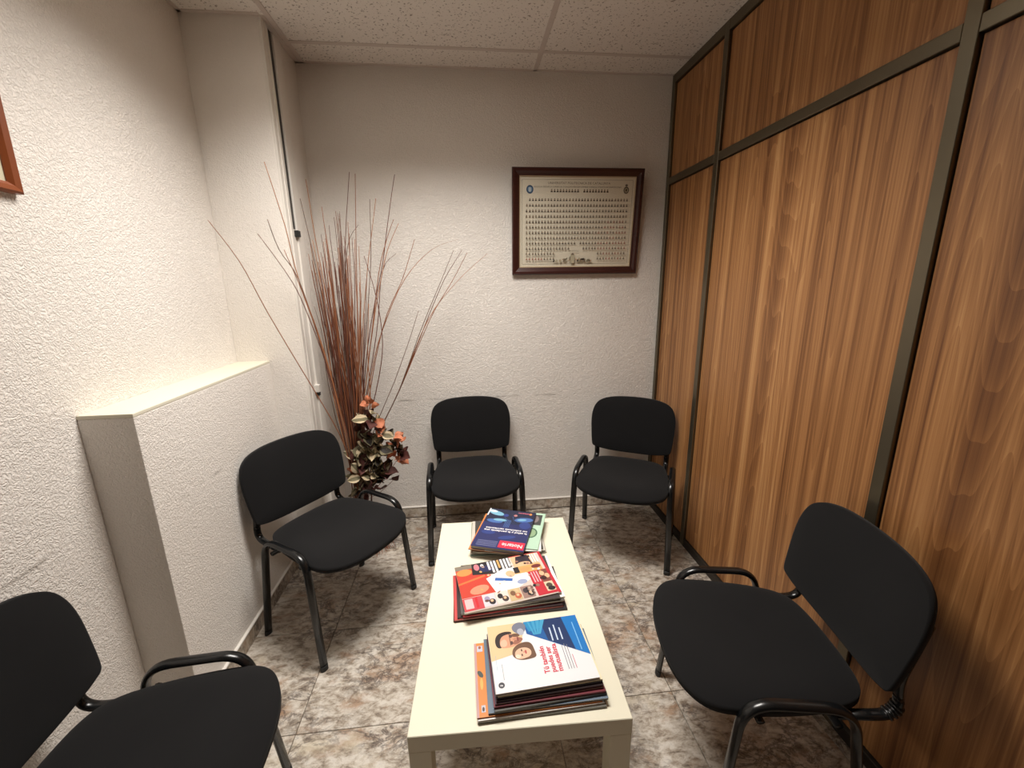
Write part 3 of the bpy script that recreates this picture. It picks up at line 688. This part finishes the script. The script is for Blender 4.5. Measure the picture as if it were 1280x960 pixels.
P.text('ESCOLA TECNICA SUPERIOR D ENGINYERS DE CAMINS CANALS I PORTS DE BARCELONA', .011, md, X(.50), Y(.886), 0, PW*.76, 0, 'CENTER')
P.ell(X(.085), Y(.865), .020, .022, ink(56, 84, 116), 0, 24); P.ell(X(.085), Y(.865), .013, .014, ink(120, 150, 176), 0, 20); P.rect(X(.075), Y(.84), X(.095), Y(.885), ink(190, 200, 200))
P.ell(X(.925), Y(.862), .016, .019, ink(92, 88, 76), 0, 20); P.ell(X(.925), Y(.862), .010, .012, ink(176, 170, 144), 0, 16); P.ell(X(.925), Y(.862), .005, .008, dk, 0, 12); P.ell(X(.925), Y(.915), .008, .006, ink(110, 104, 90), 0, 10)
def portrait(u, v, s, body):
    x, y = X(u), Y(v); P.poly([(x-s*.5, y-s*.62), (x+s*.5, y-s*.62), (x+s*.38, y-s*.05), (x-s*.38, y-s*.05)], body)
    P.ell(x, y+s*.30, s*.30, s*.40, dk if body is not rd else rd, 0, 8); P.ell(x, y+s*.20, s*.21, s*.30, tn, 0, 6)
pr = random.Random(3)
for k in range(9): portrait(.272+.0255*k, .852, .0125, dk)
portrait(.50, .852, .0125, dk)
for k in range(9): portrait(.555+.0255*k, .852, .0125, dk)
for r in range(12):
    v = .755-.0602*r
    for k in range(34):
        u = .058+.0267*k
        if r == 0 and k in (0,): continue
        if r == 8 and k == 17: continue
        if r == 9 and 15 <= k <= 18: continue
        if r >= 10 and 10 <= k <= 23: continue
        c = rd if (u > .68 and r > 3 and pr.random() < .5) or (r == 11 and k < 6) else (dk if pr.random() < .7 else md)
        portrait(u+pr.uniform(-.0015, .0015), v, .0105, c)
P.text('PROMOCIO', .010, md, X(.48), Y(.175), 0, .06, 0, 'CENTER')
for k in range(46):
    a = pr.uniform(-1, 1); P.ell(X(.47+.17*a), Y(.055+.045*(1-abs(a))*pr.random()+.01), .007*pr.uniform(.5, 1.2), .010*pr.uniform(.4, 1.1), [dk, md, ln, tn, ink(176, 168, 144)][k % 5], pr.uniform(0, 3), 7)
P.rect(X(.452), Y(.04), X(.488), Y(.135), ink(172, 164, 140)); P.poly([(X(.452), Y(.135)), (X(.488), Y(.135)), (X(.47), Y(.160))], md)
P.build('portrait_print', fr, (0, -.0062, FH/2), (math.pi/2, 0, 0))
bm = bmesh.new(); bx(bm, (-FW/2+.042, -.0095, .042), (FW/2-.042, -.0085, FH-.042)); fin('glass', bm, M_glass, fr)
# ---- orange framed picture on the left wall
f2 = empty('framed_picture', (XL+.0015, 1.035, 1.743), 0, 'orange-brown wooden framed print on the left wall, cut by the picture edge', 'picture', rot=(0, R_(1.5), math.pi/2))
bm = bmesh.new(); molding(bm, .50, .38, .026, [(0, 0), (0, .018), (.005, .022), (.017, .018), (.024, .011), (.026, .009), (.026, 0)]); fin('frame', bm, M_owood, f2)
bm = bmesh.new(); bx(bm, (-.226, -.006, .024), (.226, -.001, .356)); fin('mat_board', bm, ink(222, 216, 188), f2)
bm = bmesh.new(); bx(bm, (-.150, -.0068, .095), (.150, -.006, .285)); fin('print_sheet', bm, ink(214, 206, 190), f2)
bm = bmesh.new(); bx(bm, (-.225, -.0085, .025), (.225, -.0078, .355)); fin('glass', bm, M_glass, f2)

# ================================================================ DRIED BRANCH ARRANGEMENT
# each distinct twig as (x, y, z) points in metres
BR = [
 [(-0.685, 2.2, 0.646), (-0.79, 2.125, 1.007), (-0.915, 2.05, 1.386), (-0.965, 1.975, 1.605), (-1.021, 1.9, 1.762)], 
 [(-0.674, 2.22, 0.637), (-0.718, 2.165, 1.135), (-0.78, 2.11, 1.52), (-0.789, 2.055, 1.763), (-0.817, 2.0, 2.003)], 
 [(-0.672, 2.22, 0.66), (-0.738, 2.16, 1.218), (-0.775, 2.1, 1.527), (-0.821, 2.04, 1.658), (-0.828, 1.98, 1.776)], 
 [(-0.677, 2.2, 0.645), (-0.703, 2.138, 1.058), (-0.742, 2.075, 1.347), (-0.774, 2.013, 1.519), (-0.862, 1.95, 1.715)], 
 [(-0.672, 2.24, 0.629), (-0.726, 2.167, 1.176), (-0.76, 2.093, 1.454), (-0.793, 2.02, 1.656)], 
 [(-0.681, 2.3, 0.605), (-0.706, 2.312, 1.02), (-0.739, 2.325, 1.528), (-0.759, 2.338, 1.765), (-0.775, 2.35, 2.015)], 
 [(-0.69, 2.3, 0.605), (-0.723, 2.3, 1.024), (-0.755, 2.3, 1.528), (-0.777, 2.3, 1.761), (-0.796, 2.3, 1.917)], 
 [(-0.673, 2.3, 0.604), (-0.648, 2.33, 1.014), (-0.636, 2.36, 1.527), (-0.619, 2.39, 1.771), (-0.577, 2.42, 2.066)], 
 [(-0.668, 2.3, 0.604), (-0.606, 2.333, 1.102), (-0.581, 2.367, 1.527), (-0.545, 2.4, 2.054)], 
 [(-0.659, 2.3, 0.604), (-0.589, 2.333, 1.101), (-0.531, 2.367, 1.526), (-0.452, 2.4, 1.937)], 
 [(-0.661, 2.32, 0.596), (-0.579, 2.347, 1.098), (-0.504, 2.373, 1.608), (-0.484, 2.4, 1.933)], 
 [(-0.643, 2.32, 0.595), (-0.549, 2.345, 1.186), (-0.442, 2.37, 1.607), (-0.393, 2.395, 1.85), (-0.352, 2.42, 2.057)], 
 [(-0.643, 2.32, 0.595), (-0.536, 2.34, 1.187), (-0.46, 2.36, 1.566), (-0.413, 2.38, 1.729), (-0.37, 2.4, 1.835)], 
 [(-0.643, 2.32, 0.595), (-0.544, 2.34, 1.143), (-0.455, 2.36, 1.525), (-0.408, 2.38, 1.689), (-0.347, 2.4, 1.815)], 
 [(-0.659, 2.3, 0.604), (-0.651, 2.333, 1.32), (-0.613, 2.367, 1.689), (-0.553, 2.4, 1.808)], 
 [(-0.652, 2.32, 0.595), (-0.503, 2.347, 1.229), (-0.446, 2.373, 1.566), (-0.371, 2.4, 1.662)], 
 [(-0.634, 2.32, 0.594), (-0.475, 2.363, 1.248), (-0.349, 2.407, 1.524), (-0.275, 2.45, 1.74)], 
 [(-0.634, 2.32, 0.594), (-0.562, 2.346, 0.962), (-0.477, 2.372, 1.247), (-0.335, 2.398, 1.528), (-0.181, 2.424, 1.683), (-0.036, 2.45, 1.739)], 
 [(-0.572, 2.32, 0.59), (-0.402, 2.345, 0.923), (-0.243, 2.37, 1.299), (-0.136, 2.395, 1.521), (-0.064, 2.42, 1.677)], 
 [(-0.572, 2.32, 0.59), (-0.394, 2.352, 0.935), (-0.217, 2.385, 1.327), (-0.124, 2.418, 1.521), (-0.021, 2.45, 1.679)], 
 [(-0.572, 2.32, 0.59), (-0.399, 2.35, 0.922), (-0.218, 2.38, 1.297), (-0.076, 2.41, 1.52), (0.009, 2.44, 1.666)], 
 [(-0.568, 2.32, 0.59), (-0.403, 2.35, 0.922), (-0.227, 2.38, 1.297), (-0.054, 2.41, 1.511), (0.12, 2.44, 1.661)], 
 [(-0.599, 2.32, 0.592), (-0.432, 2.353, 0.955), (-0.341, 2.387, 1.174), (-0.275, 2.42, 1.357)], 
 [(-0.616, 2.3, 0.601), (-0.496, 2.3, 1.015), (-0.46, 2.3, 1.233), (-0.475, 2.3, 1.443), (-0.517, 2.3, 1.644)]]
M_br = [mat('branch_brown', srgb(142, 86, 54), .7), mat('branch_red', srgb(104, 58, 42), .7), mat('branch_grey', srgb(118, 94, 82), .75), mat('branch_tan', srgb(164, 108, 70), .7)]
BXc, BYc = -.655, 2.285
pl = empty('dried_plant', (BXc, BYc, 0), 0, 'tall sheaf of dried twigs with artificial leaves standing in the back left corner', 'dried plant')
def smoothpath(pts, n=5):
    P_ = [Vector(p) for p in pts]; out = []
    for i in range(len(P_)-1):
        p0, p1, p2, p3 = P_[max(i-1, 0)], P_[i], P_[i+1], P_[min(i+2, len(P_)-1)]
        for k in range(n):
            t = k/n; out.append(.5*((2*p1)+(p2-p0)*t+(2*p0-5*p1+4*p2-p3)*t*t+(3*p1-p0-3*p2+p3)*t**3))
    out.append(P_[-1]); return out
def twig(pts, r0, r1, m, name='twig', wob=.003):
    bm = bmesh.new(); P_ = smoothpath(pts, 4); n = len(P_); rings = []
    sd = Vector((rb.random()*9, rb.random()*9, 0))
    for i, p in enumerate(P_):
        k = i/(n-1); r = r0+(r1-r0)*k
        p = p+Vector((noise.noise(sd+p*6), noise.noise(sd+p*6+Vector((5, 5, 5))), 0))*wob*min(1, 3*k)
        rings.append([bm.verts.new(p+Vector((r*math.cos(a), r*math.sin(a), 0))) for a in (0, 1.571, 3.1416, 4.712)])
    for a, b in zip(rings, rings[1:]):
        for k in range(4): bm.faces.new((a[k], a[(k+1) % 4], b[(k+1) % 4], b[k]))
    bm.faces.new(rings[-1]); bm.faces.new(rings[0][::-1])
    return fin(name, bm, m, pl, True, loc=(-BXc, -BYc, 0))
rb = random.Random(12)
for i, s in enumerate(BR):
    a = rb.uniform(0, 6.28); r = .035*math.sqrt(rb.random())
    foot = (BXc+r*math.cos(a)*1.2+.01, BYc+r*math.sin(a), .03)
    x0 = s[0]; waist = (BXc+(x0[0]-BXc)*.55+r*.5*math.cos(a), BYc+(x0[1]-BYc)*.5, .33)
    twig([foot, waist]+list(s), .0036, .0015, M_br[(i*7) % 4])
for i in range(96):
    a = rb.uniform(0, 6.28); r = .05*math.sqrt(rb.random())
    k = rb.gauss(-.02, .5)
    k = max(-1, min(1.3, k)); tx = -.66+.130*k; tz = rb.uniform(1.35, 1.93) - .18*abs(k)
    ty = min(2.46, BYc+rb.uniform(-.10, .13)); 
    if tx < -.79: tx = -.79; 
    foot = (BXc+.8*r*math.cos(a), BYc+.8*r*math.sin(a), .03)
    m1 = (BXc+.6*r*math.cos(a)-.003, BYc+.6*r*math.sin(a), .38)
    m2 = (BXc+(tx-BXc)*.52+.7*r*math.cos(a), BYc+(ty-BYc)*.4, .9)
    m3 = (BXc+(tx-BXc)*.82, BYc+(ty-BYc)*.75, .9+(tz-.9)*.62)
    twig([foot, m1, m2, m3, (tx, ty, tz)], rb.uniform(.0030, .0046), .0012, M_br[rb.choice((0, 0, 1, 1, 1, 2, 3))], wob=.006)
# straw skirt at the foot and the band round the sheaf
bm = bmesh.new()
for i in range(230):
    a = rb.uniform(0, 6.283); r = rb.uniform(.07, .165); p0 = Vector((.035*math.cos(a), .035*math.sin(a), rb.uniform(.12, .2)))
    p1 = Vector((r*math.cos(a+rb.uniform(-.3, .3)), r*math.sin(a), .012)); pm = (p0+p1)/2+Vector((.02*math.cos(a), .02*math.sin(a), .02))
    q = smoothpath([p0, pm, p1], 2); w_ = Vector((-math.sin(a), math.cos(a), 0))*.0016; vs = [(bm.verts.new(p+w_), bm.verts.new(p-w_+Vector((0, 0, .001)))) for p in q]
    for u, v in zip(vs, vs[1:]): bm.faces.new((u[0], u[1], v[1], v[0]))
bmesh.ops.translate(bm, vec=(.025, -.010, 0), verts=bm.verts)
o = fin('straw_skirt', bm, mat('red_straw', srgb(150, 88, 62), .8), pl); o['kind'] = 'stuff'; o['label'] = 'frayed reddish straw skirt at the foot'
bm = bmesh.new(); bmesh.ops.create_cone(bm, cap_ends=True, segments=20, radius1=.050, radius2=.044, depth=.16, matrix=Matrix.Translation((0, 0, .085))); fin('base', bm, mat('base_straw', srgb(96, 58, 42), .85), pl, True)
# leaves and petals
def leaf_mesh(L_, W_, cup, mats, name):
    bm = bmesh.new(); nx, ny = 4, 6; g = []
    for j in range(ny+1):
        v = j/ny; hw = W_*(math.sin(math.pi*min(1, v*1.02+.03))**.7)*(1-.25*v); row = []
        for i in range(nx+1):
            u = i/nx*2-1; row.append(bm.verts.new((u*hw, v*L_, cup*(u*u)*hw+.35*L_*v*v*(.6 if cup > 0 else -.6)+.004*math.sin(7*v+3*u))))
        g.append(row)
    for j in range(ny):
        for i in range(nx):
            f = bm.faces.new((g[j][i], g[j][i+1], g[j+1][i+1], g[j+1][i])); f.material_index = 1 if (i in (0, nx-1)) and len(mats) > 1 else 0
    me = bpy.data.meshes.new(name); bm.to_mesh(me); bm.free()
    for m in mats: me.materials.append(m)
    for p in me.polygons: p.use_smooth = True
    return me
c_cream, c_dk, c_or, c_br, c_gr = [mat(n_, srgb(*c), .7) for n_, c in (('leaf_cream', (196, 178, 146)), ('leaf_dark', (44, 38, 34)), ('leaf_orange', (196, 122, 88)), ('leaf_brown', (84, 44, 38)), ('leaf_olive', (112, 104, 78)))]
LM = {'cream': leaf_mesh(.060, .027, .5, [c_cream, c_gr], 'leaf'), 'dark': leaf_mesh(.058, .026, .4, [c_dk, c_gr], 'leaf'), 'orange': leaf_mesh(.042, .025, .6, [c_or], 'petal'),
      'brown': leaf_mesh(.055, .026, .5, [c_br], 'leaf'), 'olive': leaf_mesh(.060, .024, .4, [c_gr, c_cream], 'leaf')}
def leaf(kind, x, y, z, n=1, spread=.034):
    for _ in range(n+1):
        o = link(LM[kind].name.split('.')[0], LM[kind], pl, (x-BXc+rb.gauss(0, spread*.6), y-BYc+rb.uniform(-spread, spread), z+rb.gauss(0, spread*.6)), (rb.uniform(-1.2, 1.6), rb.uniform(-1, 1), rb.uniform(-3.1, 3.1)))
        s = rb.uniform(.95, 1.5); o.scale = (s, s, s)
def stem(p): twig([(BXc+.03, BYc-.03, .30), ((BXc+p[0])/2+.02, (BYc+p[1])/2-.03, p[2]*.55+.12), p], .0025, .0015, M_br[0], 'flower_stem', 0)
YL = 2.20
for kind, x, z, n in [('orange', -.540, .885, 4), ('olive', -.545, .83, 2), ('cream', -.530, .80, 3), ('brown', -.535, .775, 5), ('orange', -.505, .76, 2), ('dark', -.56, .72, 4), ('olive', -.50, .705, 4), ('brown', -.59, .69, 3),
                      ('dark', -.495, .64, 6), ('cream', -.60, .61, 3), ('olive', -.555, .60, 5), ('cream', -.555, .585, 4), ('dark', -.545, .55, 5), ('brown', -.625, .55, 5), ('olive', -.60, .52, 4), ('cream', -.54, .50, 5),
                      ('dark', -.53, .48, 5), ('orange', -.62, .475, 3), ('brown', -.48, .50, 4), ('olive', -.56, .46, 4), ('cream', -.625, .44, 4), ('brown', -.55, .41, 5), ('dark', -.59, .42, 4), ('brown', -.61, .38, 4),
                      ('orange', -.413, .675, 3), ('dark', -.405, .61, 4), ('orange', -.455, .61, 4), ('orange', -.415, .55, 4), ('brown', -.42, .575, 2)]:
    leaf(kind, x, YL+(.02 if x > -.47 else 0), z, n)
for p in [(-.413, YL+.02, .67), (-.455, YL+.02, .60), (-.415, YL+.02, .56), (-.44, YL, .45), (-.535, YL, .87), (-.50, YL, .64), (-.56, YL, .6)]: stem(p)
